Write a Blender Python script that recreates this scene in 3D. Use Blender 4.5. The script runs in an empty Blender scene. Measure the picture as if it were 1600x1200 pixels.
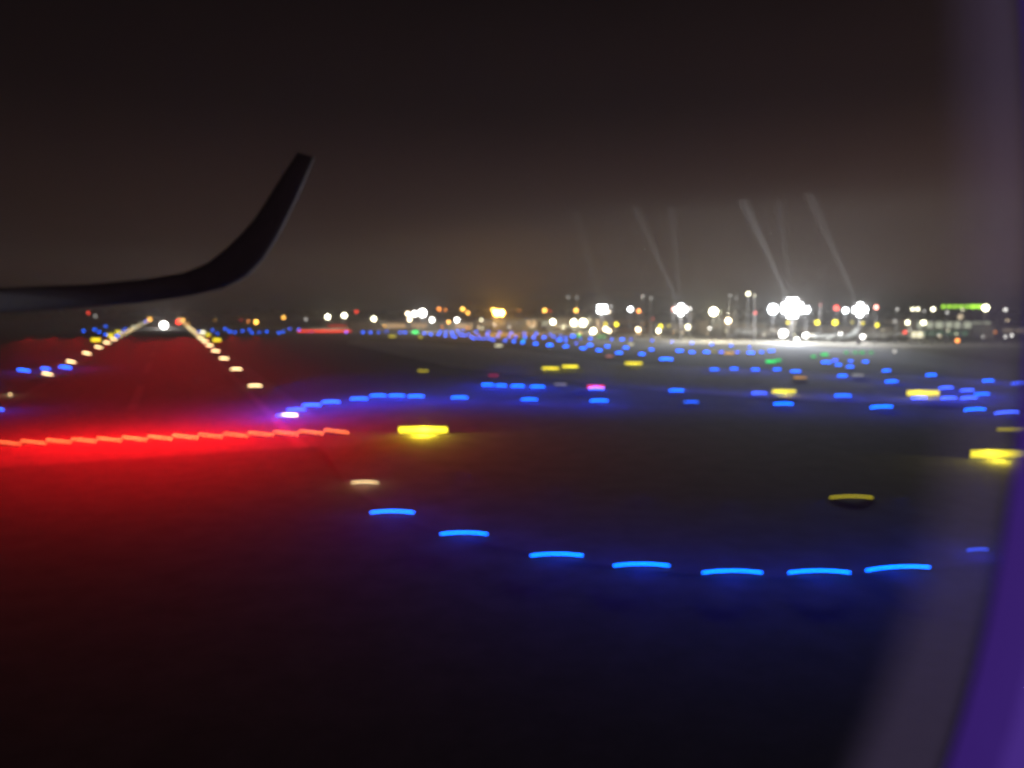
import bpy, bmesh, math, random
from mathutils import Vector, Matrix
random.seed(7)
R = math.radians
sc = bpy.context.scene
C = sc.collection

# ------------------------------------------------------------------ camera
H = 10.0                                  # eye height in metres
F = 1232.0                                # focal length in photo pixels (1600 wide)
PITCH = math.atan(115.0 / F)
cam_d = bpy.data.cameras.new('camera'); cam = bpy.data.objects.new('camera', cam_d); C.objects.link(cam)
cam.location = (0, 0, H); cam.rotation_euler = (R(90) - PITCH, 0, 0)
cam_d.sensor_width = 36; cam_d.lens = 36 * F / 1600
cam_d.clip_start = 0.01; cam_d.clip_end = 12000
cam_d.dof.use_dof = True; cam_d.dof.focus_distance = 0.62; cam_d.dof.aperture_fstop = 6.9; cam_d.dof.aperture_blades = 0
sc.camera = cam
# ------------------------------------------------------------------ night sky glow
world = bpy.data.worlds.new('World'); sc.world = world; world.use_nodes = True
nt = world.node_tree; N = nt.nodes; L = nt.links; N.clear()
wo = N.new('ShaderNodeOutputWorld'); bg = N.new('ShaderNodeBackground'); tc = N.new('ShaderNodeTexCoord')
sep = N.new('ShaderNodeSeparateXYZ'); rp = N.new('ShaderNodeValToRGB'); L.new(tc.outputs['Generated'], sep.inputs[0])
L.new(sep.outputs['Z'], rp.inputs[0])
cr = rp.color_ramp; cr.interpolation = 'EASE'
cr.elements[0].position = 0.0; cr.elements[0].color = (.046, .0225, .0175, 1)
cr.elements[1].position = 0.45; cr.elements[1].color = (.0010, .0005, .0007, 1)
e = cr.elements.new(0.10); e.color = (.026, .0125, .0100, 1)
e = cr.elements.new(0.26); e.color = (.0070, .0032, .0032, 1)
nz = N.new('ShaderNodeTexNoise'); nz.inputs['Scale'].default_value = 2.2; nz.inputs['Detail'].default_value = 3
L.new(tc.outputs['Generated'], nz.inputs['Vector'])
mr = N.new('ShaderNodeMapRange'); mr.inputs[3].default_value = .8; mr.inputs[4].default_value = 1.2; L.new(nz.outputs[0], mr.inputs[0])
mx = N.new('ShaderNodeVectorMath'); mx.operation = 'SCALE'; L.new(rp.outputs[0], mx.inputs[0]); L.new(mr.outputs[0], mx.inputs['Scale'])
m2 = N.new('ShaderNodeMapRange'); m2.inputs[1].default_value = -.6; m2.inputs[2].default_value = .6; m2.inputs[3].default_value = .35; m2.inputs[4].default_value = 1.7
L.new(sep.outputs['X'], m2.inputs[0])
mx2 = N.new('ShaderNodeVectorMath'); mx2.operation = 'SCALE'; L.new(mx.outputs[0], mx2.inputs[0]); L.new(m2.outputs[0], mx2.inputs['Scale'])
L.new(mx2.outputs[0], bg.inputs[0]); bg.inputs[1].default_value = 1.0; L.new(bg.outputs[0], wo.inputs[0])
# ------------------------------------------------------------------ exposure and sampling
sc.view_settings.view_transform = 'Standard'; sc.view_settings.look = 'None'; sc.view_settings.exposure = 0; sc.view_settings.gamma = 1
sc.cycles.max_bounces = 4; sc.cycles.diffuse_bounces = 1; sc.cycles.glossy_bounces = 2; sc.cycles.transparent_max_bounces = 12
sc.cycles.volume_bounces = 0; sc.cycles.sample_clamp_indirect = 0.6; sc.cycles.use_denoising = True
sc.cycles.use_adaptive_sampling = False

# ------------------------------------------------------------------ projection helpers (photo pixel -> place in the world)
ROT = cam.rotation_euler.to_matrix()
CAMP = Vector((0, 0, H))
def ray(px, py):
    return (ROT @ Vector(((px - 800) / F, (600 - py) / F, -1))).normalized()
def ground(px, py, z=0.0):
    d = ray(px, py); t = (z - H) / d.z
    return CAMP + d * t
def above(px, py, base):                   # height at which pixel py is met over the ground point below it
    g = ground(px, base); d = ray(px, py)
    t = math.hypot(g.x, g.y) / math.hypot(d.x, d.y)
    return CAMP + d * t
def face(p):                               # heading that turns a thing's -Y side towards the camera
    return math.atan2(-p.x, p.y)
def pxs(p): return (Vector(p) - CAMP).length / F

# ------------------------------------------------------------------ materials
_m = {}
def pbr(name, col, rough=.8, noise=0, scale=1.0, bump=0, metal=0, col2=None):
    if name in _m: return _m[name]
    m = bpy.data.materials.new(name); m.use_nodes = True; t = m.node_tree; b = t.nodes['Principled BSDF']
    b.inputs['Base Color'].default_value = (*col, 1); b.inputs['Roughness'].default_value = rough; b.inputs['Metallic'].default_value = metal
    if noise or bump:
        co = t.nodes.new('ShaderNodeTexCoord'); n = t.nodes.new('ShaderNodeTexNoise'); n.inputs['Scale'].default_value = scale; n.inputs['Detail'].default_value = 6
        n.inputs['Roughness'].default_value = .65
        t.links.new(co.outputs['Object'], n.inputs['Vector'])
        if noise:
            r = t.nodes.new('ShaderNodeValToRGB'); c2 = col2 or tuple(c * (1 + noise) for c in col)
            r.color_ramp.elements[0].position = .3; r.color_ramp.elements[1].position = .7
            r.color_ramp.elements[0].color = (*[c * (1 - noise) for c in col], 1); r.color_ramp.elements[1].color = (*c2, 1)
            t.links.new(n.outputs[0], r.inputs[0]); t.links.new(r.outputs[0], b.inputs['Base Color'])
        if bump:
            k = t.nodes.new('ShaderNodeBump'); k.inputs['Strength'].default_value = bump; t.links.new(n.outputs[0], k.inputs['Height']); t.links.new(k.outputs[0], b.inputs['Normal'])
    _m[name] = m; return m
def glow(name, col, s=1.0):
    key = '%s_%.2f' % (name, s)
    if key in _m: return _m[key]
    m = bpy.data.materials.new(key); m.use_nodes = True; t = m.node_tree; b = t.nodes['Principled BSDF']
    b.inputs['Base Color'].default_value = (.1, .1, .1, 1); b.inputs['Emission Color'].default_value = (*col, 1); b.inputs['Emission Strength'].default_value = s
    m.cycles.emission_sampling = 'NONE'
    _m[key] = m; return m
HUE = {'white': (1, .97, .9), 'cool': (.9, .97, 1), 'warm': (1, .78, .48), 'cream': (1, .93, .62), 'amber': (1, .48, .07), 'orange': (1, .30, .05),
       'red': (1, .045, .02), 'pink': (1, .35, .28), 'yellow': (1, .82, .03), 'green': (.03, .8, .16), 'lime': (.35, .75, .03),
       'blue': (.0, .11, 1), 'violet': (.035, .10, 1), 'rwhite': (1, .72, .34), 'hot': (1, .19, .05)}
def hue(n, s): return glow(n + '_light', HUE[n], s)
steel = lambda: pbr('painted_steel', (.10, .10, .11), .5, .3, 8)
dark = lambda: pbr('dark_housing', (.03, .03, .035), .6, .3, 20)

# ------------------------------------------------------------------ mesh helpers
def link(o, parent=None):
    C.objects.link(o)
    if parent: o.parent = parent
    return o
def mesh(name, vs, fs, mats, parent=None, mi=None, smooth=False):
    me = bpy.data.meshes.new(name); me.from_pydata(vs, [], fs); me.update()
    for m in (mats if isinstance(mats, list) else [mats]): me.materials.append(m)
    if mi: me.polygons.foreach_set('material_index', mi)
    if smooth: me.polygons.foreach_set('use_smooth', [True] * len(fs))
    return link(bpy.data.objects.new(name, me), parent)
class MB:
    def __init__(s): s.v = []; s.f = []
    def add(s, v, f):
        b = len(s.v); s.v += [tuple(a) for a in v]; s.f += [tuple(b + i for i in q) for q in f]; return s
    def box(s, x0, x1, y0, y1, z0, z1):
        return s.add([(x0, y0, z0), (x1, y0, z0), (x1, y1, z0), (x0, y1, z0), (x0, y0, z1), (x1, y0, z1), (x1, y1, z1), (x0, y1, z1)],
                     [(0, 3, 2, 1), (4, 5, 6, 7), (0, 1, 5, 4), (1, 2, 6, 5), (2, 3, 7, 6), (3, 0, 4, 7)])
    def tube(s, pts, rs, n=8, cap=True, sx=1, sz=1):
        pts = [Vector(p) for p in pts]; rs = rs if isinstance(rs, (list, tuple)) else [rs] * len(pts)
        vs = []; fs = []
        for i, p in enumerate(pts):
            d = (pts[min(i + 1, len(pts) - 1)] - pts[max(i - 1, 0)]).normalized()
            up = Vector((0, 0, 1)) if abs(d.z) < .9 else Vector((0, 1, 0))
            a = d.cross(up).normalized(); b = a.cross(d).normalized()
            for k in range(n):
                t = 2 * math.pi * k / n; vs.append(p + a * math.cos(t) * rs[i] * sx + b * math.sin(t) * rs[i] * sz)
        for i in range(len(pts) - 1):
            for k in range(n):
                k2 = (k + 1) % n; fs.append((i * n + k, i * n + k2, (i + 1) * n + k2, (i + 1) * n + k))
        if cap: fs.append(tuple(range(n - 1, -1, -1))); fs.append(tuple((len(pts) - 1) * n + k for k in range(n)))
        return s.add(vs, fs)
    def ball(s, c, rx, ry, rz, n=10, m=6):
        vs = [(c[0], c[1], c[2] - rz)]; fs = []
        for j in range(1, m):
            a = -math.pi / 2 + math.pi * j / m
            for k in range(n):
                t = 2 * math.pi * k / n; vs.append((c[0] + rx * math.cos(a) * math.cos(t), c[1] + ry * math.cos(a) * math.sin(t), c[2] + rz * math.sin(a)))
        vs.append((c[0], c[1], c[2] + rz)); top = len(vs) - 1
        for k in range(n):
            k2 = (k + 1) % n; fs.append((0, 1 + k2, 1 + k)); fs.append((top, top - n + k, top - n + k2))
            for j in range(m - 2): fs.append((1 + j * n + k, 1 + j * n + k2, 1 + (j + 1) * n + k2, 1 + (j + 1) * n + k))
        return s.add(vs, fs)
    def build(s, name, mat, parent=None, smooth=False): return mesh(name, s.v, s.f, mat, parent, None, smooth)
def tag(o, label=None, cat=None, group=None, kind=None):
    if label: o['label'] = label
    if cat: o['category'] = cat
    if group: o['group'] = group
    if kind: o['kind'] = kind
    return o
def thing(name, p, rz, label, cat, group=None):
    o = link(bpy.data.objects.new(name, None)); o.location = p; o.rotation_euler = (0, 0, rz); o.empty_display_size = .3
    return tag(o, label, cat, group)
def lamp(p, col, power, parent=None, spot=None, aim=None, blend=.6):
    d = bpy.data.lights.new('light_source', 'SPOT' if spot else 'POINT'); d.color = col; d.energy = power; d.shadow_soft_size = 0
    o = link(bpy.data.objects.new('light_source', d)); o.location = p
    if spot:
        d.spot_size = spot; d.spot_blend = blend; o.rotation_euler = (Vector(aim) - Vector(p)).to_track_quat('-Z', 'Y').to_euler()
    if parent:
        o.parent = parent; bpy.context.view_layer.update(); o.matrix_parent_inverse = parent.matrix_world.inverted()
    return o
ORD = 'first second third fourth fifth sixth seventh eighth ninth tenth eleventh twelfth thirteenth fourteenth fifteenth sixteenth seventeenth eighteenth nineteenth twentieth'.split()
ORD += ['twenty-' + w for w in ORD[:9]] + ['thirtieth'] + ['thirty-' + w for w in ORD[:9]] + ['fortieth'] + ['forty-' + w for w in ORD[:9]] + ['fiftieth']

# ================================================================== THE SETTING
def sheet(name, pts, z, mat, kind='structure'):
    return tag(mesh(name, [(p[0], p[1], z) for p in pts], [tuple(range(len(pts)))], mat), kind=kind)
def gp(*pix): return [ground(*q)[:2] for q in pix]
grass = pbr('night_grass', (.055, .058, .048), .97, .4, .6, .5)
asphalt = pbr('asphalt', (.105, .103, .105), .95, .35, .8, .25)
concrete = pbr('apron_concrete', (.20, .197, .185), .85, .3, .25, .1)
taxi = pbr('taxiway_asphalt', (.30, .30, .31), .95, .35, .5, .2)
sheet('ground', [(-5200, -5200), (5200, -5200), (5200, 5200), (-5200, 5200)], 0, grass)
# runway: direction of its vanishing point at pixel (264, 485)
rd = ray(264, 485); rd = Vector((rd.x, rd.y, 0)).normalized(); rn = Vector((rd.y, -rd.x, 0))       # rn points right
PR = ground(570, 755); PL0 = ground(118, 563)
offR = PR.dot(rn); offL = PL0.dot(rn)
sR0 = PR.dot(rd); step = (ground(369, 578).dot(rd) - ground(449, 651).dot(rd)) / 2
def rw(s, o): q = rd * s + rn * o; return (q.x, q.y)
s0 = ground(300, 700).dot(rd) - 3
sheet('runway', [rw(s0, offL - 2.5), rw(s0, offR + 2.5), rw(1500, offR + 2.5), rw(1500, offL - 2.5)], .008, asphalt)
paint = pbr('runway_paint', (.16, .155, .15), .9, .35, 1.2)
mid = (offL + offR) / 2
mk = MB()
for i in range(28):
    s = s0 + 30 + i * 50
    a, b, c, d = rw(s, mid - .45), rw(s, mid + .45), rw(s + 28, mid + .45), rw(s + 28, mid - .45)
    mk.add([(*a, .014), (*b, .014), (*c, .014), (*d, .014)], [(0, 1, 2, 3)])
for o in (offL + 1.0, offR - 1.9):
    a, b, c, d = rw(s0, o), rw(s0, o + .9), rw(1500, o + .9), rw(1500, o)
    mk.add([(*a, .014), (*b, .014), (*c, .014), (*d, .014)], [(0, 1, 2, 3)])
tag(mk.build('runway_markings', paint), kind='structure')
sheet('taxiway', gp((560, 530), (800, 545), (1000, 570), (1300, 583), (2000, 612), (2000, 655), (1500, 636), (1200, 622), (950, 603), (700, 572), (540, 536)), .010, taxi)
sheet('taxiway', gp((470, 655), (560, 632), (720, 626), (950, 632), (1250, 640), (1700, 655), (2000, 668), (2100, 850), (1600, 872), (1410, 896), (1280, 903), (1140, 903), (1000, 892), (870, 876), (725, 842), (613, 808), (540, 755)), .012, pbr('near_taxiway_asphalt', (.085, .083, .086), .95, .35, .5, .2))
sheet('apron', gp((400, 511), (2100, 504), (2100, 540), (1400, 543), (1100, 537), (900, 524), (560, 516), (400, 515)), .016, concrete)
# yellow taxi lines on the near taxiway
ln = MB()
def strip(pts, w, z):
    for (x0, y0), (x1, y1) in zip(pts, pts[1:]):
        d = Vector((x1 - x0, y1 - y0, 0)).normalized(); n = Vector((-d.y, d.x, 0)) * w / 2
        ln.add([(x0 - n.x, y0 - n.y, z), (x0 + n.x, y0 + n.y, z), (x1 + n.x, y1 + n.y, z), (x1 - n.x, y1 - n.y, z)], [(3, 2, 1, 0)])
strip(gp((600, 548), (850, 572), (1100, 592), (1400, 604), (1800, 624)), .3, .018)
tag(ln.build('taxiway_line', pbr('line_yellow', (.55, .42, .05), .6, .2, 4)), kind='structure')

# ================================================================== LIGHT FITTINGS
def arc_tube(n=9):
    mb = MB(); pts = [(x / (n - 1) - .5, 0, 0) for x in range(n)]
    return pts
_bar = {}
def streak_light(name, px, py, w, col, s, label, cat, group, thick=.8, tilt=0.0, parts=True, base_mat=None):
    """motion streak of a small light built as an arched lens on made-up stems"""
    p = ground(px, py + 1.5); u = pxs(p)
    W = max(w - 6.5, 2.6) * u; r = thick * u; hgt = max(.12, 2.2 * u) if col in ('blue', 'violet') else max(.03, .9 * u)  # width follows the light's motion streak, not a real fitting
    key = (round(W, 2), round(r, 3), col, s, parts)
    root = thing(name, p, 0, label, cat, group)
    arch = .035 * W
    pts = [((i / 8 - .5) * W, 0, hgt + arch * (1 - (i / 4 - 1) ** 2)) for i in range(9)]
    MB().tube(pts, r, 8).build('lens', hue(col, s), root, True)
    h = MB()
    h.tube([(x, r * .9, z - r * .5) for x, y, z in pts], r * .9, 6)
    for sx in (-1, 1):
        h.tube([(sx * W * .36, r * .9, 0.0), (sx * W * .36, r * .9, hgt - r)], max(.02, r * .35), 6)
        h.tube([(sx * W * .36, r * .9, 0.0), (sx * W * .36, r * .9, .03)], max(.06, r * .9), 8)
    h.build('housing', dark(), root)
    if tilt: root.rotation_euler = (0, tilt, 0)
    return root, p, u
def row(desc, pts, col='blue', s=10.0, group=None, noun='blue taxiway light', name='taxiway_edge_light', cat='taxiway light', light=0, lz=.6):
    out = []
    pts = sorted(pts, key=lambda q: q[0])
    for i, q in enumerate(pts):
        px, py = q[:2]; w = q[2] if len(q) > 2 else 8; k = q[3] if len(q) > 3 else 1.0; c = q[4] if len(q) > 4 else col
        lab = '%s %s from left in %s' % (ORD[i], noun, desc) if len(pts) > 1 else desc
        tilt = -.05 if (px > 1370 and w > 14) else (.12 if px < 240 and w > 14 else 0)
        root, p, u = streak_light(name, px, py, w, c, s * k, lab, cat, group, tilt=tilt)
        if light:
            lamp(p + Vector((0, 0, lz)) - Vector((p.x, p.y, 0)).normalized() * .5, (.01, .03, 1), light * k * .6, root)
            lamp(p + Vector((0, 0, lz * 5)) - Vector((p.x, p.y, 0)).normalized() * .5, (.015, .045, 1), light * k * 4, root, spot=R(172), aim=p - Vector((p.x, p.y, 0)).normalized() * .5, blend=.3)  # added unseen spot above the light for the wide blue ground glow
        out.append(root)
    return out
NB = [(613, 803, 72), (725, 837, 78), (870, 871, 86), (1002, 887, 90), (1144, 898, 94), (1280, 898, 94), (1403, 892, 94)]
G = 'blue taxiway edge lights'
row('the near curved row of seven', NB, s=16, group=G, noun='long bright blue light', light=42, lz=.6)
row('short dim blue light alone at far right beyond the near curved row', [(1527, 862, 34, .55, 'violet')], s=5, group=G, light=90)
row('row curving from the red strip', [(440, 650, 20, .8, 'violet'), (463, 641, 34, .8), (487, 634, 34), (517, 629, 33), (561, 624, 32), (591, 619, 30), (620, 619, 29), (650, 620, 30), (718, 622, 31)], group=G, light=300)
row('middle row above the large yellow sign', [(762, 602, 24), (783, 603, 22), (809, 604, 26), (840, 605, 27), (827, 625, 31, .9)], group=G, noun='blue light', light=300)
row('the pair below the small red sign', [(932, 608, 29), (936, 627, 33)], group=G, noun='bright blue light', light=300)
row('loose line right of the red sign', [(1057, 611, 28, .9), (1080, 629, 28, .35), (1186, 615, 28, .6, 'violet'), (1224, 632, 34), (1317, 619, 29, .7), (1377, 637, 37)], group=G, noun='blue light', light=150)
row('line of four below apron floodlights', [(1116, 578, 19, .7), (1147, 577, 17, .7), (1180, 578, 17, .7), (1214, 578, 17, .7)], group=G, noun='small blue light', light=70)
row('clump under the brightest floodlight', [(1243, 581, 20, .8), (1291, 567, 20, .9), (1305, 564, 13, .7, 'violet'), (1310, 571, 15, .9), (1329, 565, 12, .7), (1328, 574, 16, .8), (1352, 566, 14, .8)], group=G, noun='small blue light')
row('scatter right of the floodlit clump', [(1316, 588, 19, .8), (1385, 580, 17, .8), (1393, 597, 23, .8), (1455, 587, 20, .8)], group=G, noun='small blue light', light=70)
row('far right field by yellow signs', [(1478, 607, 25, .7, 'violet'), (1436, 623, 27, .7, 'violet'), (1482, 623, 27, .7, 'violet'), (1511, 611, 24, .7, 'violet'), (1514, 623, 28, .7, 'violet'), (1534, 617, 26, .8), (1523, 641, 34), (1574, 646, 40, .7, 'violet'), (1544, 596, 21, .8), (1592, 600, 26, .4, 'violet')], group=G, noun='blue light', light=90)
row('the group left of the runway', [(1, 641, 14, .9), (37, 580, 22), (71, 577, 18, .8), (102, 575, 22)], group=G, noun='blue light', light=90)
row('far cluster left of the runway', [(131, 518), (148, 516), (155, 520, 9), (165, 511, 8, .6), (165, 524, 9), (186, 522, 9), (183, 526, 10), (192, 519, 8, .5), (196, 515, 8, .5), (228, 503, 10, .6, 'violet')], s=8, group=G, noun='tiny blue light')
row('far line right of the runway', [(311, 519, 9, .5), (332, 517, 8, .8), (340, 522, 7, .6), (352, 515, 9), (359, 519, 9), (367, 520, 8, .8), (379, 518, 8), (390, 516, 8, .8), (394, 521, 8), (405, 520, 8, .6), (417, 519, 8), (436, 521, 9), (443, 519, 9, .8), (453, 515, 8, .7, 'violet')], s=8, group=G, noun='tiny blue light')
row('far line at the red lit strip', [(467, 516, 9), (486, 519, 9, .8), (503, 518, 10), (541, 520, 9), (567, 520, 10), (579, 520, 10), (592, 520, 9, .8), (604, 519, 8, .5), (625, 520, 9), (633, 520, 10)], s=8, group=G, noun='tiny blue light')
row('dense cluster below the amber lamps', [(663, 522, 9, 1), (673, 523, 10), (688, 519, 9), (685, 523, 9), (696, 525, 10), (697, 519, 8, .7), (706, 520), (707, 525, 9), (711, 527, 9), (715, 518), (720, 524, 9), (723, 518, 9, .9), (726, 525), (732, 523, 9), (737, 528, 10), (741, 530), (744, 519), (747, 525, 8, .6, 'violet'), (749, 529, 9), (756, 530, 9), (763, 519, 8, .7, 'violet'), (761, 524, 9), (765, 530, 10), (771, 532, 8)], s=11, group=G, noun='tiny blue light')
row('dense cluster below the pale terminal', [(781, 520, 8, .7, 'violet'), (778, 526, 9), (789, 533, 9), (799, 521), (795, 527, 8, .7, 'violet'), (806, 527, 8, .7, 'violet'), (803, 534, 11), (819, 522, 8, .8), (820, 528, 10), (817, 536, 11), (838, 522, 9), (834, 528, 11), (837, 538, 13), (850, 528, 12), (860, 523, 8, .8), (865, 527, 9), (876, 526, 9, .8), (874, 532, 13, 1.4), (859, 540, 15, 1.3), (884, 528, 9, .7), (895, 526, 12, 1.3), (884, 533, 9), (884, 542, 14), (900, 537, 9, .7, 'violet'), (907, 530, 8, .4, 'violet')], s=11, group=G, noun='tiny blue light')
row('lower far line before the apron', [(911, 545, 15), (922, 540, 14), (936, 548, 15), (949, 542, 13), (967, 552, 16), (978, 544, 14), (1003, 554, 15), (1018, 547, 13, .8), (1041, 562, 26), (1062, 549, 16), (1081, 551, 14, .9), (1104, 551, 15), (1127, 551, 12, .6, 'violet'), (1152, 551, 11, .6, 'violet'), (1173, 552, 16), (1190, 551, 12, .7), (1205, 549, 15, .8)], s=11, group=G, noun='small blue light')
row('upper far line before the apron', [(923, 530, 11), (956, 531, 9, .8), (972, 531, 12), (986, 531, 9, .5, 'violet'), (1019, 533, 9, .8), (1050, 535, 9, .6, 'violet'), (1081, 537, 10, .8), (1112, 539, 11, .7), (1142, 541, 10, .8), (1171, 543, 9, .7)], s=11, group=G, noun='tiny blue light')

# runway edge lights, in rows along both edges
k = 0
GR = 'white runway edge lights'
for side, off, word in ((1, offR, 'right'), (-1, offL, 'left')):
    for i in range(34):
        s = sR0 + i * step
        q = rw(s, off); P = Vector((q[0], q[1], 0))
        # pixel of that point
        v = ROT.transposed() @ (P - CAMP); X = 800 + F * v.x / -v.z; Y = 600 - F * v.y / -v.z
        if X < -10: continue
        n = i if side == 1 else i - 2
        w = 1.45 * F / (P - CAMP).length + 9
        st = 3.0 if i == 0 and side == 1 else 6.5
        if side == -1 and i == 2: w = 9; st = 4
        if side == 1 and i == 1: st = 14
        if i > 8: st = 2.4; 
        if i > 14: st = 1.5
        lab = '%s white runway light from the near end of the %s edge line' % (ORD[n].capitalize() if False else ORD[n], word)
        root, p, u = streak_light('runway_edge_light', X, Y - 1.5, min(w, 58), 'rwhite', st, lab, 'runway light', GR, tilt=.22 if side == -1 and i < 12 else (.06 if 3 < i < 10 else 0))
        if i < 6: lamp(p + Vector((0, -.4, .7)), HUE['rwhite'], 40, root)

row('long dim amber light streak on taxiway above the near blue row', [(1330, 777, 68, .7, 'yellow')], s=1.3, group='amber taxiway lights', name='taxiway_light')

# yellow and red guidance signs
def sign(px, py, w, h, col, s, label, power=0, group='illuminated airfield signs', cat='airfield sign'):
    p = ground(px, py + h / 2 + 3); u = pxs(p)
    root = thing('guidance_sign', p, 0, label, cat, group)
    W = max(w - 5.5, 3) * u / 2; hh = max(h - 8, 2.0) * u; z0 = 2.5 * u
    MB().box(-W, W, -.02, 0, z0, z0 + hh).build('sign_face', hue(col, s), root)
    g = MB(); t = .05
    g.box(-W - t, W + t, .003, .22, z0 - t, z0 + hh + t); g.build('cabinet', dark(), root)
    for x in (-W * .7, W * .7):
        MB().tube([(x, .1, 0), (x, .1, z0 - t)], .04, 8).build('leg', steel(), root)
    if power: lamp(p + Vector((0, 0, z0 + hh)) - Vector((p.x, p.y, 0)).normalized() * .8, HUE[col], power, root)
    return root
sign(661, 667, 80, 16, 'yellow', 2.8, 'large glowing yellow sign right of the end of the red strip', 900)
sign(1560, 706, 80, 17, 'yellow', 1.3, 'large yellow sign at the right edge behind the veiled window rim', 420)
sign(1590, 667, 60, 11, 'yellow', .55, 'dim yellow sign at the right edge just above a larger one', 0)
sign(1442, 610, 50, 14, 'yellow', 1.6, 'bright yellow sign among blue lights on the far right field', 150)
sign(1225, 607, 40, 12, 'yellow', 1.5, 'yellow sign below the brightest floodlight', 120)
sign(990, 563, 32, 11, 'yellow', 1.7, 'yellow sign right of the pair of yellow signs', 100)
sign(860, 571, 31, 11, 'yellow', 1.7, 'left one of a pair of yellow signs in the middle field', 100)
sign(891, 568, 30, 11, 'yellow', 1.7, 'right one of a pair of yellow signs in the middle field', 100)
sign(661, 576, 22, 8, 'yellow', .8, 'dim olive yellow sign alone above the curving blue row')
sign(876, 597, 24, 8, 'cream', .35, 'faint beige sign left of the red sign')
sign(779, 536, 17, 9, 'cream', 1.8, 'small cream sign at the lower edge of the dense blue cluster')
sign(952, 553, 16, 8, 'pink', .8, 'small dim peach sign between blue lights')
sign(1139, 548, 20, 9, 'amber', 1.6, 'small amber sign between two violet blue lights')
sign(1250, 586, 24, 9, 'amber', .9, 'dim amber sign above and right of a yellow sign')
sign(1340, 583, 22, 8, 'white', .45, 'faint whitish sign right of the small blue clump')
sign(1114, 546, 15, 8, 'yellow', .6, 'tiny dull yellow sign below the apron edge')
sign(613, 521, 16, 10, 'yellow', 1.2, 'tiny yellow sign in the far blue line below the terminal')
sign(657, 523, 11, 9, 'yellow', 1.3, 'tiny yellow sign beside the green lamps')
sign(986, 534, 13, 9, 'cream', 1.4, 'tiny cream sign in the upper far blue line')
sign(931, 600, 31, 12, 'red', 2.0, 'small red sign directly above two blue lights', 12)
sign(771, 583, 20, 8, 'red', .6, 'tiny dim red sign above the middle row of blue lights')
sign(507, 513, 86, 10, 'red', 2.6, 'long red lit strip far away before the terminal lamps', 300)
sign(527, 506, 34, 8, 'red', 1.0, 'short red lit strip just above the long one')
for i, (x, y, w, s) in enumerate([(150, 527, 18, 2.2), (173, 520, 14, 1.8), (185, 515, 14, 1.6), (210, 507, 13, .9), (221, 502, 12, .6)]):
    sign(x, y, w, 12, 'yellow' if i < 3 else 'cream', s, '%s yellow sign from the left beside the far left runway lights' % ORD[i])
for i, (x, y, w, s, c) in enumerate([(292, 502, 14, .9, 'amber'), (317, 515, 12, 3, 'cream'), (325, 519, 12, 1.8, 'yellow'), (339, 527, 17, 2, 'yellow')]):
    sign(x, y, w, 12, c, s, '%s sign from the left beside the far right runway lights' % ORD[i])
# green lights
for i, (x, y, w, s) in enumerate([(621, 514, 10, 2), (649, 519, 15, 4), (905, 524, 12, 2.5), (940, 526, 18, 1), (817, 532, 12, 1), (1204, 565, 20, 2.0), (1216, 563, 14, 1.2), (1288, 554, 16, 1.6), (1271, 557, 12, 1.2), (1322, 551, 11, .8), (1336, 551, 11, .8), (1347, 551, 12, .9), (1361, 551, 11, .7)]):
    streak_light('taxiway_centre_light', x, y, w, 'green', s, '%s green ground light from the left, far field' % ORD[i], 'ground light', 'green taxiway lights', thick=2.0)

# red strip: a line of light bars, each with a row of red lamps
GRD = 'bars of the long red stop strip'
for i in range(14):
    x0 = -6 + i * 39.4; x1 = x0 + 38.6; f = i / 13
    yb = 694 - 18.5 * f
    a = ground(x0, yb - 1.5 + 1); b = ground(x1, yb + 3.0 + 1); c = (a + b) / 2
    d = b - a; Lb = d.length; ang = math.atan2(d.y, d.x)
    root = thing('stop_bar', c, ang, '%s red lamp bar from the left in the long red strip' % ORD[i], 'stop bar', GRD)
    h = MB(); h.box(-Lb / 2, Lb / 2, -.06, .06, .05, .10)
    for sx in (-.4, 0, .4): h.box(Lb * sx - .04, Lb * sx + .04, -.05, .05, 0, .05)
    h.build('housing', dark(), root)
    n = 9
    for j in range(n):
        X = (j + .5) / n * Lb - Lb / 2
        me = MB().ball((X, 0, .17 + .045 * (j % 2)), .034, .034, .04, 8, 5)
        st = (12 + 14 * min(1, f * 2.2)) * (1 if f < .6 else .75)
        me.build('lamp', hue('hot', round(st)), root, True)
    if i % 2 == 0 or True:  # added red lamps hanging unseen over the bar for the wide ground glow
        n_ = -Vector((c.x, c.y, 0)).normalized()
        k_ = 1 if i < 9 else (.4 if i < 11 else .06)
        lamp(c + Vector((0, 0, 8.0)) + n_ * .3, (1, .004, .007), 6000 * k_ * (0 if i < 1 else .3 + .7 * min(1, f * 1.6)), root, spot=R(170), aim=c + n_ * .3, blend=.35)
        if i % 2: lamp(c + Vector((0, 0, 1.2)) + n_ * .3, (1, .006, .01), 500 * k_, root)

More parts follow.
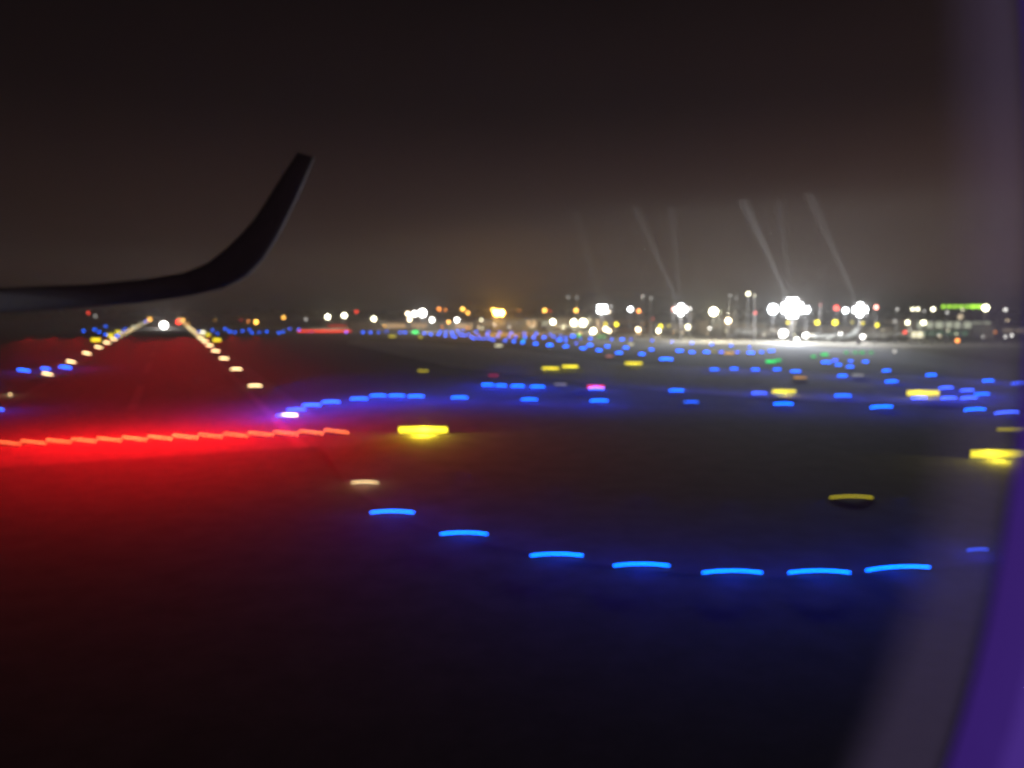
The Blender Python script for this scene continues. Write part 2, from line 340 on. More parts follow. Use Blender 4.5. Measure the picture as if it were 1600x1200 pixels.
# ================================================================== POLES, MASTS AND BUILDINGS
def pole_lamp(px, py, w, col, s, label, base=531, power=0, group='lamps on poles around the apron', cat='pole lamp', hw=None, name='pole_lamp'):
    P = above(px, py, base); u = pxs(P); g = Vector((P.x, P.y, 0))
    root = thing(name, g, face(g), label, cat, group)
    r = max(w - 6, 2.0) * u / 2; z = P.z; power *= (4 if py > 500 else 1.8); hr = r * (hw or 1)
    m = MB(); m.tube([(0, .35, 0), (0, .35, z + r)], [.14, .07], 6); m.tube([(0, .35, z + r), (0, -.1, z + r * 1.05)], .06, 6); m.build('pole', steel(), root)
    MB().tube([(0, .30, z), (0, .02, z)], [r * .6, r * 1.1], 10).build('lamp_housing', dark(), root)
    MB().ball((0, -.02, z), r, r * .35, hr, 10, 6).build('lamp', hue(col, s), root, True)
    if power:
        n_ = -Vector((g.x, g.y, 0)).normalized()
        lamp(P + n_ * (r + .6), HUE[col], power, root)
    return root, P, r
# (x, y, w, hue, strength, base, power, label)
PL = [
 (138, 489, 9, 'red', 5, 505, 0, 'small red lamp at far left above the left runway lights'),
 (149, 494, 9, 'white', 1.6, 505, 0, 'small grey-white lamp right of the far left red lamp'),
 (234, 499, 11, 'amber', 6, 505, 0, 'amber lamp where the left runway line ends'),
 (256, 508, 15, 'white', 22, 513, 6000, 'bright white lamp between the two runway lines'),
 (279, 503, 12, 'red', 8, 507, 600, 'red lamp where the right runway line ends'),
 (286, 500, 10, 'amber', 6, 505, 0, 'amber lamp touching the red lamp at the runway end'),
 (336, 500, 8, 'amber', 2, 506, 0, 'tiny dim amber lamp alone right of the runway end'),
 (376, 500, 8, 'red', 2.5, 506, 0, 'dim red lamp left of the orange-pink one'),
 (388, 502, 9, 'orange', 4, 507, 0, 'orange-pink lamp between a dim red and an amber lamp'),
 (400, 503, 11, 'amber', 10, 508, 900, 'bright amber lamp right of the orange-pink one'),
 (443, 496, 10, 'amber', 8, 508, 300, 'amber lamp alone above the far blue line'),
 (478, 499, 9, 'white', 2, 512, 0, 'faint white lamp left of the two white lamps above the red strip'),
 (512, 495, 12, 'cream', 18, 514, 3500, 'left white lamp above the far red strip'),
 (538, 493, 12, 'cream', 18, 514, 3500, 'right white lamp above the far red strip'),
 (557, 487, 9, 'red', 6, 516, 0, 'small red lamp right of the two white lamps'),
 (584, 498, 12, 'cream', 16, 516, 2000, 'white lamp between the red lamp and the bright trio'),
 (637, 490, 11, 'warm', 15, 518, 0, 'left warm lamp of the bright trio'),
 (648, 490, 13, 'white', 20, 518, 2500, 'middle white lamp of the bright trio'),
 (660, 489, 17, 'white', 24, 518, 6000, 'right and largest white lamp of the bright trio'),
 (640, 499, 11, 'warm', 15, 518, 0, 'warm lamp just under the bright trio'),
 (675, 500, 12, 'white', 18, 518, 1200, 'white lamp low and right of the bright trio'),
 (686, 483, 10, 'orange', 7, 520, 0, 'left orange lamp of the upper orange pair'),
 (696, 484, 9, 'orange', 4, 520, 0, 'right dimmer orange lamp of the upper orange pair'),
 (701, 503, 10, 'amber', 9, 518, 0, 'low amber lamp just left of a white lamp'),
 (714, 500, 12, 'white', 18, 518, 1200, 'white lamp right of the low amber lamp'),
 (723, 483, 11, 'amber', 9, 520, 0, 'upper amber lamp of a slanted pair'),
 (731, 489, 10, 'amber', 9, 520, 0, 'lower amber lamp of a slanted pair'),
 (733, 473, 8, 'orange', 1.2, 520, 0, 'very faint orange lamp high above the slanted pair'),
 (752, 500, 9, 'cream', 8, 520, 0, 'small cream lamp left of the big amber lamps'),
 (771, 484, 11, 'amber', 14, 522, 0, 'amber lamp at the upper left of the two big amber lamps'),
 (776, 489, 15, 'amber', 40, 522, 16000, 'left big glowing amber lamp'),
 (784, 489, 14, 'amber', 40, 522, 16000, 'right big glowing amber lamp'),
 (811, 485, 8, 'orange', 3, 524, 0, 'tiny orange lamp right of the big amber lamps'),
 (851, 485, 11, 'amber', 9, 524, 0, 'amber lamp with a red one beside it'),
 (859, 486, 8, 'red', 4, 524, 0, 'small red lamp touching an amber lamp'),
 (888, 464, 9, 'white', 1.1, 526, 0, 'left faint grey lamp of the highest left pair'),
 (901, 465, 9, 'white', .9, 526, 0, 'right faint grey lamp of the highest left pair'),
 (900, 485, 11, 'amber', 9, 526, 0, 'amber lamp left of the first big floodlight'),
 (955, 479, 8, 'white', 2.5, 530, 0, 'small dim white lamp beside the first big floodlight'),
 (951, 487, 9, 'warm', 8, 530, 0, 'small warm lamp touching the first big floodlight'),
 (985, 483, 12, 'cool', 18, 530, 1500, 'white lamp left of an orange lamp, above the terminal'),
 (998, 486, 10, 'orange', 10, 530, 300, 'orange lamp right of a white lamp, above the terminal'),
 (1004, 463, 9, 'white', 1.6, 530, 0, 'left faint grey lamp of the highest middle pair'),
 (1017, 466, 9, 'white', 1.1, 530, 0, 'right faint grey lamp of the highest middle pair'),
 (1020, 498, 8, 'red', 2.5, 530, 0, 'tiny dim red lamp over the terminal roof'),
 (1052, 483, 10, 'pink', 6, 532, 0, 'pinkish lamp at the left side of the second floodlight'),
 (1078, 482, 9, 'white', 6, 532, 0, 'small white lamp at the right side of the second floodlight'),
 (1115, 487, 17, 'cream', 22, 533, 9000, 'round cream floodlight between two stronger ones'),
 (1125, 486, 8, 'lime', 1, 533, 0, 'faint greenish lamp beside the round cream floodlight'),
 (1138, 501, 13, 'warm', 16, 532, 2600, 'glowing orange-white lamp low over the apron'),
 (1140, 462, 9, 'white', .9, 534, 0, 'faintest left lamp of the highest row of four'),
 (1150, 465, 9, 'white', .6, 534, 0, 'second faint lamp of the highest row of four'),
 (1169, 459, 11, 'cream', 9, 534, 0, 'bright cream lamp in the highest row of four'),
 (1179, 462, 9, 'cream', 2, 534, 0, 'right lamp of the highest row of four'),
 (1180, 489, 9, 'red', 5, 534, 0, 'red lamp left of the brightest floodlight'),
 (1208, 483, 19, 'cool', 22, 535, 8000, 'white floodlight left of the brightest one'),
 (1260, 484, 15, 'cool', 18, 535, 3000, 'white lamp at the right side of the brightest floodlight'),
 (1282, 476, 7, 'red', 2.5, 536, 0, 'tiny red speck right of the brightest floodlight'),
 (1307, 481, 12, 'red', 7, 536, 0, 'red lamp left of a small white lamp'),
 (1321, 485, 13, 'cool', 16, 536, 1500, 'small white lamp between a red lamp and a floodlight'),
 (1369, 480, 11, 'pink', 9, 538, 0, 'pinkish white lamp right of the rightmost floodlight'),
 (1402, 483, 9, 'white', 1.6, 538, 0, 'dim lamp left of the cream pair'),
 (1426, 483, 10, 'cream', 7, 538, 0, 'left lamp of the cream pair'),
 (1434, 483, 10, 'cream', 7, 538, 0, 'right lamp of the cream pair'),
 (1444, 486, 9, 'white', 1, 538, 0, 'faint lamp below and right of the cream pair'),
 (1458, 483, 11, 'cream', 8, 538, 0, 'cream lamp left of the green lit sign'),
 (1480, 488, 9, 'white', 2, 538, 0, 'dim lamp under the green lit sign'),
 (1504, 484, 9, 'cream', 2, 538, 0, 'pale lamp under the right part of the green sign'),
 (1540, 481, 14, 'cream', 12, 538, 800, 'bright cream lamp right of the green lit sign'),
 (1571, 484, 10, 'white', 3, 538, 0, 'rightmost small white lamp on the skyline'),
 (1501, 495, 13, 'warm', 1.0, 536, 0, 'dim brownish lamp below the green sign'),
 # lower lamps of the apron
 (864, 503, 13, 'cream', 18, 519, 900, 'round cream lamp low in front of the pale terminal'),
 (897, 504, 15, 'cream', 18, 519, 900, 'left one of two big cream lamps before the terminal'),
 (911, 504, 16, 'cream', 18, 519, 900, 'right one of two big cream lamps before the terminal'),
 (927, 517, 14, 'cream', 18, 523, 900, 'low cream lamp just above the blue lights'),
 (946, 506, 10, 'yellow', 4, 522, 0, 'small yellowish lamp under the first big floodlight'),
 (946, 514, 12, 'warm', 12, 524, 300, 'upper peach lamp of a low slanted pair'),
 (951, 517, 12, 'warm', 12, 524, 0, 'lower peach lamp of a low slanted pair'),
 (963, 507, 11, 'yellow', 7, 522, 0, 'bright yellow lamp on the dark terminal front'),
 (997, 515, 12, 'warm', 14, 524, 500, 'warm white lamp low under the orange lamp'),
 (1032, 510, 11, 'yellow', 6, 523, 0, 'yellow lamp directly above a small white one'),
 (1029, 517, 12, 'cream', 10, 525, 400, 'small white lamp directly below a yellow one'),
 (1045, 509, 9, 'yellow', 2, 523, 0, 'faint yellow lamp right of the yellow one'),
 (1075, 511, 13, 'cream', 8, 526, 400, 'pale lamp under the second floodlight'),
 (1109, 513, 9, 'white', 7, 527, 0, 'small white starlike lamp left of the orange glow'),
 (1166, 516, 12, 'cream', 1.6, 528, 0, 'dim cream lamp beside the parked white aeroplane'),
 (1231, 504, 10, 'yellow', 4, 528, 0, 'pale yellow lamp just under the brightest floodlight'),
 (1277, 504, 12, 'yellow', 6, 528, 0, 'yellow lamp right under the brightest floodlight'),
 (1305, 504, 13, 'yellow', 7, 528, 0, 'second yellow lamp between the two main floodlights'),
 (1348, 505, 10, 'yellow', 2.5, 528, 0, 'dull yellow lamp under the rightmost floodlight'),
 (1370, 508, 11, 'yellow', 5, 528, 0, 'yellow lamp low and right of the rightmost floodlight'),
 (1224, 521, 17, 'white', 14, 531, 900, 'wide white lamp low on the bright apron'),
 (1245, 531, 12, 'white', 10, 537, 500, 'lowest white lamp on the bright apron'),
 (1259, 524, 13, 'white', 14, 533, 500, 'white lamp on apron right of the lowest one'),
 (1313, 523, 12, 'white', 8, 533, 400, 'white lamp low between the two main floodlights'),
 (1348, 526, 12, 'white', 6, 534, 400, 'white lamp low under the rightmost floodlight'),
 (1398, 502, 10, 'white', 1, 532, 0, 'faint lamp left of the two white lamps on the building'),
 (1418, 504, 11, 'cream', 10, 532, 0, 'left white lamp at the front of the right building'),
 (1443, 504, 12, 'cream', 10, 532, 200, 'right white lamp at the front of the right building'),
 (1414, 519, 10, 'red', 4, 532, 0, 'red lamp left above the bright white truck'),
 (1468, 525, 10, 'warm', 1.2, 533, 0, 'dim lamp right of the bright white truck'),
 (1496, 532, 11, 'orange', 5, 538, 0, 'orange lamp low before the right building'),
 (1571, 526, 9, 'white', 3, 534, 0, 'left dim lamp low at the far right'),
 (1581, 524, 9, 'white', 4, 534, 0, 'right dim lamp low at the far right'),
 (1398, 549, 11, 'white', .9, 553, 0, 'faint grey lamp on grass right of the green lights'),
]
for x, y, w, c, s, base, pw, lab in PL:
    pole_lamp(x, y, w, c, s, lab, base, pw * 1.0)

rr = random.Random(21)
SM = []
for i in range(78):
    x = rr.uniform(560, 1595); y = rr.choice([498, 502, 507, 512, 517, 521]) + rr.uniform(-2, 2) + (4 if x > 1000 else 0)
    if y > 512 and x < 900: y -= 8
    SM.append((x, y, rr.choice([7, 7.5, 8]), rr.choice(['warm', 'cream', 'white', 'amber', 'cream', 'warm', 'yellow', 'orange']), rr.uniform(1.2, 7), y + rr.uniform(8, 14)))
SM.sort()
for i, (x, y, w, c, st, b_) in enumerate(SM):
    half = 'terminal' if i < 39 else 'hangar'
    pole_lamp(x, y, w, c, round(st), '%s tiny low lamp from left among the %s front lamps' % (ORD[i % 39], half), min(b_, 534), 0, 'tiny low lamps along the apron buildings')

# high floodlight masts with a rack of flood heads
def flood_mast(px, py, w, label, base, power, rows_, cols, beams=(), s=26):
    P = above(px, py, base); u = pxs(P); g = Vector((P.x, P.y, 0))
    root = thing('floodlight_mast', g, face(g), label, 'floodlight mast', 'apron floodlight masts')
    W = (w - 8) * u; z = P.z
    m = MB(); m.tube([(0, .5, 0), (0, .5, z + W * .45)], [.35, .18], 10); m.box(-.6, .6, 0, 1, 0, .3); m.build('mast', steel(), root)
    m = MB()
    for j in range(rows_): 
        zz = z + (j - (rows_ - 1) / 2) * W / rows_; m.box(-W / 2, W / 2, .18, .30, zz - .06, zz + .06)
    for sx in (-.45, .45): m.box(W * sx - .06, W * sx + .06, .303, .38, z - W * .45, z + W * .45)
    m.build('rack', steel(), root)
    a = W / max(cols, rows_) * .5
    for j in range(rows_):
        for i in range(cols):
            if rows_ > 2 and (i in (0, cols - 1)) and (j in (0, rows_ - 1)): continue
            X = (i - (cols - 1) / 2) * W / cols; Z = z + (j - (rows_ - 1) / 2) * W / rows_
            f = MB().box(X - a, X + a, -.05, .17, Z - a, Z + a).build('floodlight', dark(), root)
            MB().box(X - a * .92, X + a * .92, -.09, -.053, Z - a * .92, Z + a * .92).build('lens', hue('cool', s), f)
    n_ = -Vector((g.x, g.y, 0)).normalized()
    S = P + n_ * 1.2
    lamp(S, (1, .95, .88), power * .68, root)
    lamp(S, (.74, .82, 1), power * 2.0, root, spot=R(40), aim=Vector((S.x * .76, S.y * .76, 0)), blend=.5)
    for bx, by, ang, pw in beams:         # added spots; their beams in the mist stand in for glare streaks
        T = above(bx, by, base) if by < 500 else ground(bx, by)
        lamp(S, (.9, .96, 1), pw * (55 if by < 500 else 25), root, spot=R(ang * 1.6), aim=T, blend=1.0)
    return root
flood_mast(941, 483, 22, 'first big white floodlight from the left, beyond the blue cluster', 530, 14000, 2, 3, [(925, 425, 5, 9000)])
flood_mast(1064, 484, 25, 'second big white floodlight from the left', 532, 24000, 3, 3, [(1020, 385, 4.5, 26000), (1056, 400, 4, 18000)])
flood_mast(1238, 481, 36, 'largest and brightest white floodlight, with long glare streaks', 535, 70000, 4, 4, [(1160, 310, 4.4, 60000), (1226, 390, 4, 22000)], 34)
flood_mast(1344, 484, 27, 'rightmost big white floodlight, on the apron', 538, 26000, 3, 3, [(1296, 375, 4.5, 34000)])

# buildings
def box_building(name, x0, x1, yt, yb, mat, label, wins=None, depth=25, roofcol=None, winm=None, bays=0, doors=()):
    a = ground(x0, yb); b = ground(x1, yb); c = (a + b) / 2
    d = b - a; W = d.length; ang = math.atan2(d.y, d.x)
    hh = above((x0 + x1) / 2, yt, 600 - F * math.tan(math.atan(115 / F)) if False else yb).z
    root = thing(name, c, ang, label, 'building', 'airport buildings')
    MB().box(-W / 2, W / 2, 0, depth, 0, hh).build('wall', mat, root)
    r = MB(); r.box(-W / 2 - .6, W / 2 + .6, -.9, depth + .6, hh + .003, hh + .5)
    for i in range(3):
        X = (-.3 + .3 * i) * W; r.box(X - 1.6, X + 1.6, depth * .4, depth * .6, hh + .503, hh + 1.5)
    r.build('roof', pbr('roof_sheet', (.16, .155, .15), .7, .2, .4), root)
    if wins:
        for (f0, f1, z0, z1, n, m) in wins:
            for i in range(n):
                q0 = -W / 2 + W * (f0 + (f1 - f0) * i / n) + .25; q1 = -W / 2 + W * (f0 + (f1 - f0) * (i + 1) / n) - .25
                fr = MB().box(q0, q1, -.06, -.003, hh * z0, hh * z1).build('window', dark(), root)
                MB().box(q0 + .12, q1 - .12, -.10, -.063, hh * z0 + .1, hh * z1 - .1).build('pane', m, fr)
    return root, hh, W
beige = pbr('beige_cladding', (.42, .38, .30), .7, .2, .3)
grey = pbr('grey_cladding', (.30, .30, .29), .7, .2, .3)
white = pbr('pale_cladding', (.48, .47, .43), .6, .15, .3)
wwarm = glow('lit_window_warm', (1, .62, .30), .9); wpale = glow('lit_window_pale', (.9, .95, .7), .6)
wdim = glow('dim_window', (1, .8, .55), .22); wgr = glow('lit_window_green', (.4, .8, .5), .2)
box_building('terminal_building', 545, 742, 503, 516.5, beige, 'low beige building behind the white lamps, left of the big amber lamps', [(.3, .45, .3, .8, 4, wwarm), (.5, .62, .3, .85, 4, wwarm), (.84, .98, .2, .8, 4, wwarm)])
box_building('terminal_building', 744, 934, 498.5, 518, beige, 'long beige terminal beside the big amber lamps', [(.05, .35, .45, .85, 6, wdim), (.41, .5, .4, .9, 2, wwarm), (.54, .62, .45, .85, 2, wpale), (.66, .97, .45, .85, 8, wdim)])
box_building('terminal_building', 937, 1016, 500.5, 520, pbr('brown_cladding', (.30, .22, .18), .7, .2, .3), 'brownish terminal wing with dark windows under the orange lamp', [(.05, .95, .35, .75, 6, pbr('dark_glass', (.02, .02, .02), .2))])
box_building('hangar', 1019, 1106, 505, 521, grey, 'grey hangar under the second floodlight', [(.1, .9, .5, .85, 6, wdim)])
box_building('hangar', 1108, 1208, 503, 524, grey, 'grey hangar behind the parked white aeroplane', [(.05, .9, .55, .85, 6, wdim)])
box_building('hangar', 1216, 1424, 509, 526, pbr('dull_cladding', (.22, .21, .19), .7, .2, .3), 'long dull hangar between the two main floodlights', [(.05, .95, .5, .8, 9, wdim)])
box_building('terminal_building', 1427, 1550, 501, 528, white, 'pale two-storey building behind the bright white truck', [(.02, .98, .55, .95, 8, wpale), (.08, .7, .12, .42, 6, wgr)])
box_building('hangar', 1553, 1760, 509, 530, grey, 'grey hangar at the far right end', [(.05, .95, .5, .8, 9, wdim)])

# green lit sign on the roof line: six round letters boxes
P = above(1502, 479, 528); u = pxs(P); g = Vector((P.x, P.y, 0))
root = thing('roof_sign', g, face(g), 'long green lit sign on posts above the right building', 'roof sign')
m = MB()
for X in (-20, 0, 20): m.tube([(X * u, .4, 0), (X * u, .4, P.z - 2 * u)], .15, 6)
m.box(-25 * u, 25 * u, .3, .5, P.z - 3.4 * u, P.z - 2.6 * u); m.build('frame', steel(), root)
for i in range(7):
    X = (-21 + 7 * i) * u; r = (3.0 if i < 5 else 3.6) * u
    MB().ball((X, 0, P.z), r, .15, r * .8, 10, 6).build('letter', hue('lime', 2.2 if i < 5 else 3.2), root, True)

# parked aeroplanes
pwhite = pbr('aircraft_white', (.75, .75, .73), .35, .05, .5)
def aeroplane(px, base, lenpx, label, heading=0.0, tailm=None):
    p = ground(px, base); u = pxs(p); Ln = lenpx * u
    root = thing('parked_aeroplane', p, face(p) + heading, label, 'aeroplane', 'parked aeroplanes')
    r = Ln * .055; zc = r * 2.0
    prof = [(-.5, .15, .0), (-.485, .5, 0), (-.45, .85, 0), (-.38, 1, 0), (.2, 1, 0), (.35, .75, .2), (.45, .4, .45), (.5, .15, .6)]
    MB().tube([(a * Ln, 0, zc + c * r) for a, b, c in prof], [r * b for a, b, c in prof], 14).build('fuselage', pwhite, root, True)
    wn = MB()
    for sy in (-1, 1):
        wn.add([(-.1 * Ln, sy * r * .6, zc - r * .5), (.08 * Ln, sy * r * .6, zc - r * .5), (.17 * Ln, sy * Ln * .42, zc + r * .2), (.12 * Ln, sy * Ln * .42, zc + r * .2),
                (-.1 * Ln, sy * r * .6, zc - r * .2), (.08 * Ln, sy * r * .6, zc - r * .3), (.17 * Ln, sy * Ln * .42, zc + r * .3), (.12 * Ln, sy * Ln * .42, zc + r * .3)],
               [(0, 3, 2, 1), (4, 5, 6, 7), (0, 1, 5, 4), (1, 2, 6, 5), (2, 3, 7, 6), (3, 0, 4, 7)])
        o = wn.build('wing', pwhite, root); wn = MB()
        wn.add([(.38 * Ln, sy * r * .2, zc + r * .5), (.47 * Ln, sy * r * .2, zc + r * .5), (.5 * Ln, sy * Ln * .15, zc + r * .7), (.46 * Ln, sy * Ln * .15, zc + r * .7),
                (.38 * Ln, sy * r * .2, zc + r * .62), (.47 * Ln, sy * r * .2, zc + r * .62), (.5 * Ln, sy * Ln * .15, zc + r * .76), (.46 * Ln, sy * Ln * .15, zc + r * .76)],
               [(0, 3, 2, 1), (4, 5, 6, 7), (0, 1, 5, 4), (1, 2, 6, 5), (2, 3, 7, 6), (3, 0, 4, 7)])
        wn.build('tailplane', pwhite, root); wn = MB()
        MB().tube([(-.09 * Ln, sy * Ln * .15, zc - r * .9), (-.03 * Ln, sy * Ln * .15, zc - r * .85), (.03 * Ln, sy * Ln * .15, zc - r * .8)], [r * .45, r * .5, r * .3], 10).build('engine', pwhite, root, True)
        MB().tube([(.03 * Ln, sy * r * 1.1, 0), (.03 * Ln, sy * r * 1.1, zc - r * .6)], r * .12, 6).build('landing_gear', dark(), root)
    t = .02 * Ln / 2
    v = [(.34, 1.0), (.46, .9), (.5, 3.6), (.455, 3.6)]
    MB().add([(a * Ln, -t, zc + b * r) for a, b in v] + [(a * Ln, t, zc + b * r) for a, b in v], [(0, 1, 2, 3), (7, 6, 5, 4), (0, 4, 5, 1), (1, 5, 6, 2), (2, 6, 7, 3), (3, 7, 4, 0)]).build('tail_fin', tailm or pwhite, root)
    MB().tube([(-.4 * Ln, 0, 0), (-.4 * Ln, 0, zc - r * .9)], r * .12, 6).build('nose_gear', dark(), root)
    w = MB()
    for i in range(22):
        X = (-.38 + i * .031) * Ln
        for sy in (-1, 1): w.box(X, X + .012 * Ln, sy * r * 1.005 - .01, sy * r * 1.005 + .01, zc + r * .1, zc + r * .42)
    w.build('cabin_window_row', dark(), root)
aeroplane(1195, 529, 92, 'white aeroplane parked left of the brightest floodlight mast', .15)
aeroplane(888, 518.5, 72, 'white aeroplane parked before the long beige terminal', -.2)
aeroplane(1385, 531, 62, 'pale aeroplane parked left of the bright white truck', .1)
aeroplane(1062, 522, 56, 'white aeroplane parked under the second floodlight', .3)
aeroplane(1300, 534, 70, 'pale aeroplane parked between the two main floodlights', -.15)

# service truck; its floodlit look is put in as a glowing body
p = ground(1428, 531); u = pxs(p)
root = thing('service_truck', p, face(p), 'bright white lit truck on the apron before the right building', 'truck')
Lt = 24 * u
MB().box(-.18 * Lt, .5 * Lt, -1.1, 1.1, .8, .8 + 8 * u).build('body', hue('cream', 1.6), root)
m = MB(); m.add([(-.5 * Lt, -1, .6), (-.19 * Lt, -1, .6), (-.19 * Lt, -1, 2.4), (-.40 * Lt, -1, 2.4), (-.5 * Lt, -1, 1.5), (-.5 * Lt, 1, .6), (-.19 * Lt, 1, .6), (-.19 * Lt, 1, 2.4), (-.40 * Lt, 1, 2.4), (-.5 * Lt, 1, 1.5)],
               [(0, 1, 2, 3, 4), (9, 8, 7, 6, 5), (0, 5, 6, 1), (1, 6, 7, 2), (2, 7, 8, 3), (3, 8, 9, 4), (4, 9, 5, 0)]); m.build('cab', pwhite, root)
for X in (-.36, .05, .35):
    for sy in (-1, 1): MB().tube([(X * Lt, sy * .85, .5), (X * Lt, sy * 1.1, .5)], .5, 12).build('wheel', dark(), root)

# distant dark tree belt behind the airport
tb = MB(); rr = random.Random(3)
for i in range(420):
    px = -300 + i * 5.3 + rr.uniform(-2, 2); d = rr.uniform(900, 1100); q = ray(px, 485); q = Vector((q.x, q.y, 0)).normalized() * d
    hh = rr.uniform(5, 11); ww = rr.uniform(5, 9)
    for j in range(3): tb.ball((q.x + rr.uniform(-4, 4), q.y + rr.uniform(-4, 4), hh * (.35 + .2 * j)), ww * rr.uniform(.5, 1), ww * .7, hh * rr.uniform(.25, .45), 7, 4)
tag(tb.build('treeline', pbr('dark_foliage', (.04, .05, .03), .9, .5, .5)), 'dark low belt of trees along the horizon', kind='stuff')

# ================================================================== THE AIRCRAFT WE SIT IN: WING AND WINDOW
wing_mat = pbr('wing_paint', (.55, .50, .50), .8, .15, 1.5)
def at_dist(px, py, d): return CAMP + ray(px, py) * d
wroot = thing('aircraft_wing', at_dist(-500, 480, 9), 0, 'dark silhouetted aircraft wing ending in a tall upswept winglet', 'aircraft wing')
def loft(name, sections, parent, mat):
    """sections: list of (lower pixel, upper pixel, distance, thickness, chord shift)"""
    vs = []; fs = []; n = 12; M = wroot.matrix_world
    for (lx, ly), (ux, uy), d0, d1 in sections:
        a = at_dist(lx, ly, d0); b = at_dist(ux, uy, d1); c = (a + b) / 2; h = (b - a) / 2
        for k in range(n):
            t = 2 * math.pi * k / n
            dirn = c - CAMP; dirn.normalize()
            vs.append(c + h * math.cos(t) + dirn * math.sin(t) * (.5 * h.length + .08) - wroot.location)
    m = len(sections)
    for i in range(m - 1):
        for k in range(n): k2 = (k + 1) % n; fs.append((i * n + k, i * n + k2, (i + 1) * n + k2, (i + 1) * n + k))
    if name == 'winglet': fs.append(tuple((m - 1) * n + k for k in range(n)))
    else: fs.append(tuple(range(n - 1, -1, -1)))
    return mesh(name, [tuple(v) for v in vs], fs, mat, parent, None, True)
loft('wing_panel', [((-520, 505), (-500, 455), 9, 9), ((-200, 498), (-190, 452), 10.5, 10.5), ((0, 490), (0, 450), 12, 12), ((140, 480), (140, 444), 13, 13), ((230, 472), (225, 436), 13.6, 13.6), ((300, 462), (288, 426), 14, 14), ((345, 449.5), (322, 414), 14.1, 14.1)], wroot, wing_mat)
loft('winglet', [((301, 461.5), (289, 425.5), 14, 14), ((350, 451), (324, 411), 14.1, 14.1), ((384, 434), (352, 389), 14.2, 14.2), ((411, 408), (377, 365), 14.3, 14.3), ((431, 377), (398, 341), 14.4, 14.4), ((449, 343), (417, 312), 14.5, 14.5), ((472, 294), (442, 272), 14.6, 14.6), ((492, 246), (465, 238), 14.7, 14.7)], wroot, wing_mat)

# cabin window: trim panel, clear pane and rim rings painting its grey reflection veil, all about an arm's breadth from the lens
DW = .12
def wp(px, py, d): return Vector(((px - 800) / F * d, (600 - py) / F * d, -d))
def sup(cx, cy, a, b, n, d, N_=160):
    o = []
    for i in range(N_):
        t = 2 * math.pi * i / N_; c, s = math.cos(t), math.sin(t)
        o.append(wp(cx + a * math.copysign(abs(c) ** (2 / n), c), cy - b * math.copysign(abs(s) ** (2 / n), s), d))
    return o
win = link(bpy.data.objects.new('cabin_window', None)); win.location = CAMP; win.rotation_euler = cam.rotation_euler
tag(win, 'rounded aeroplane window with purple-lit trim at the lower right', 'aircraft window')
def ring(name, A, B, mat, parent, close=False):
    n = len(A); vs = [tuple(v) for v in A + B]; fs = [(i, (i + 1) % n, n + (i + 1) % n, n + i) for i in range(n)]
    return mesh(name, vs, fs, mat, parent, None, True)
plastic = pbr('cabin_plastic', (.10, .038, .21), .6, .05, 60)  # purple of the mood light partly tinted into the grey plastic
inner = sup(378, 300, 1232, 1797, 2.2, DW); lip = sup(378, 300, 1310, 1880, 2.2, DW - .0012); outer = sup(378, 300, 2500, 3000, 3.2, DW - .006)
ring('trim_lip', inner, lip, plastic, win); ring('trim_panel', lip, outer, plastic, win)
def veilmat(FM):  # reflection veil painted as a see-through mix of flat colour
  veil = bpy.data.materials.new('reflection_veil'); veil.use_nodes = True; t = veil.node_tree; t.nodes.clear()
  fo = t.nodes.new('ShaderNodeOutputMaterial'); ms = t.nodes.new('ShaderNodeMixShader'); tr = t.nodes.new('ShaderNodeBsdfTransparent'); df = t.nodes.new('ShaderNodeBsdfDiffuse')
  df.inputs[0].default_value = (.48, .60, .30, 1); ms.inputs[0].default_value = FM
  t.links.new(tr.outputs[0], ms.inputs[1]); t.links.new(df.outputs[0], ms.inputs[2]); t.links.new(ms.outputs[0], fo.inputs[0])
  return veil
rim1 = sup(378, 300, 1236, 1800, 2.2, DW + .0003)
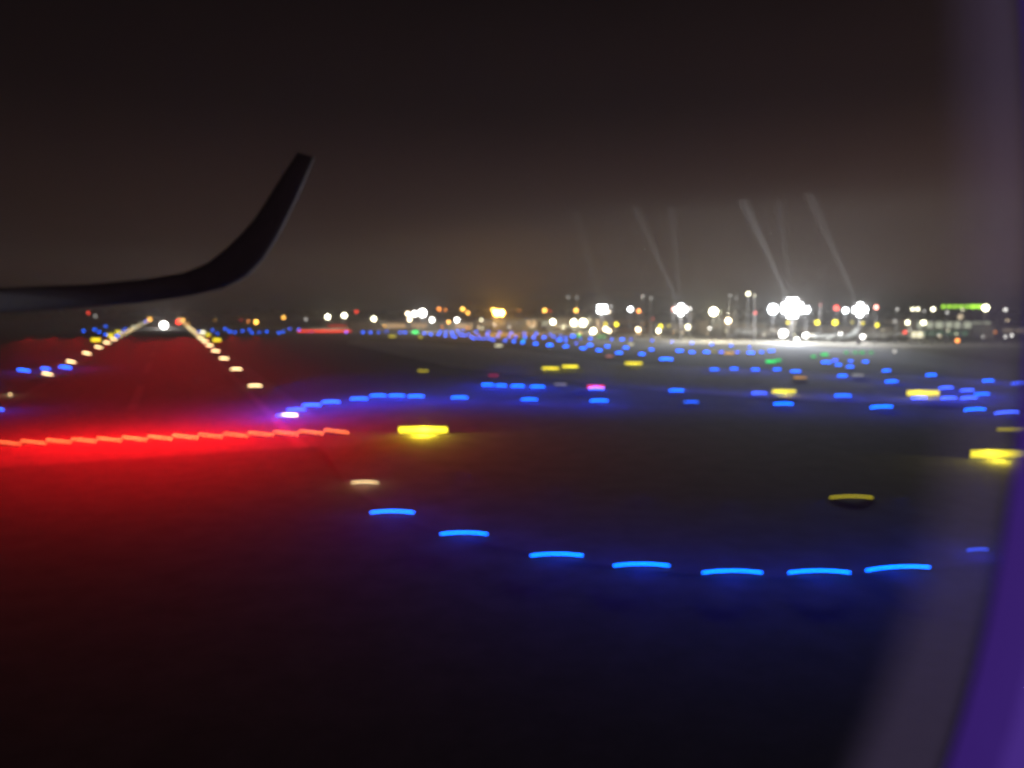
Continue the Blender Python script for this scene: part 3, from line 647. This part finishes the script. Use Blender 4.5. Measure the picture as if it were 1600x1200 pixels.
for i, (a_, f_) in enumerate(((1095, .03), (1115, .04), (1135, .045), (1155, .05), (1175, .055))):
    ring('veil_rim', sup(378, 240, a_, 1650 - 14 * i, 2.2, DW + .0004 + .0001 * i), rim1 if i == 0 else sup(378, 300, 1236, 1800, 2.2, DW + .0003 + .0001 * i), veilmat(f_), win)
cl = bpy.data.materials.new('clear_acrylic'); cl.use_nodes = True; t = cl.node_tree; t.nodes.clear()
fo = t.nodes.new('ShaderNodeOutputMaterial'); ms = t.nodes.new('ShaderNodeMixShader'); tr = t.nodes.new('ShaderNodeBsdfTransparent'); gl = t.nodes.new('ShaderNodeBsdfGlossy'); fr = t.nodes.new('ShaderNodeFresnel')
fr.inputs[0].default_value = 1.3; gl.inputs['Roughness'].default_value = .05
t.links.new(fr.outputs[0], ms.inputs[0]); t.links.new(tr.outputs[0], ms.inputs[1]); t.links.new(gl.outputs[0], ms.inputs[2]); t.links.new(ms.outputs[0], fo.inputs[0])
pn = sup(378, 300, 1240, 1810, 2.2, DW + .008)
mesh('pane', [tuple(v) for v in pn], [tuple(range(len(pn)))], cl, win)
# purple mood light of the cabin, behind the camera on the right
ld = bpy.data.lights.new('cabin_mood_light', 'AREA'); ld.shape = 'RECTANGLE'; ld.size = .10; ld.size_y = .4; ld.color = (.42, .24, 1.0); ld.energy = 4.6
lo = link(bpy.data.objects.new('cabin_mood_light', ld)); lo.parent = win; lo.location = (.55, -.20, .26)
lo.rotation_euler = (Vector((.09, -.05, -.12)) - lo.location).to_track_quat('-Z', 'Y').to_euler()

# ================================================================== NIGHT MIST
hz = MB().box(-5300, 5300, -5300, 5300, -1, 44).build('haze', None); hz.data.materials.clear()
hm = bpy.data.materials.new('mist'); hm.use_nodes = True; t = hm.node_tree; t.nodes.clear()
ho = t.nodes.new('ShaderNodeOutputMaterial'); pv = t.nodes.new('ShaderNodeVolumePrincipled'); t.links.new(pv.outputs[0], ho.inputs['Volume'])
pv.inputs['Color'].default_value = (.9, .9, .9, 1); pv.inputs['Density'].default_value = .0010; pv.inputs['Anisotropy'].default_value = 0
hz.data.materials.append(hm); tag(hz, kind='stuff')
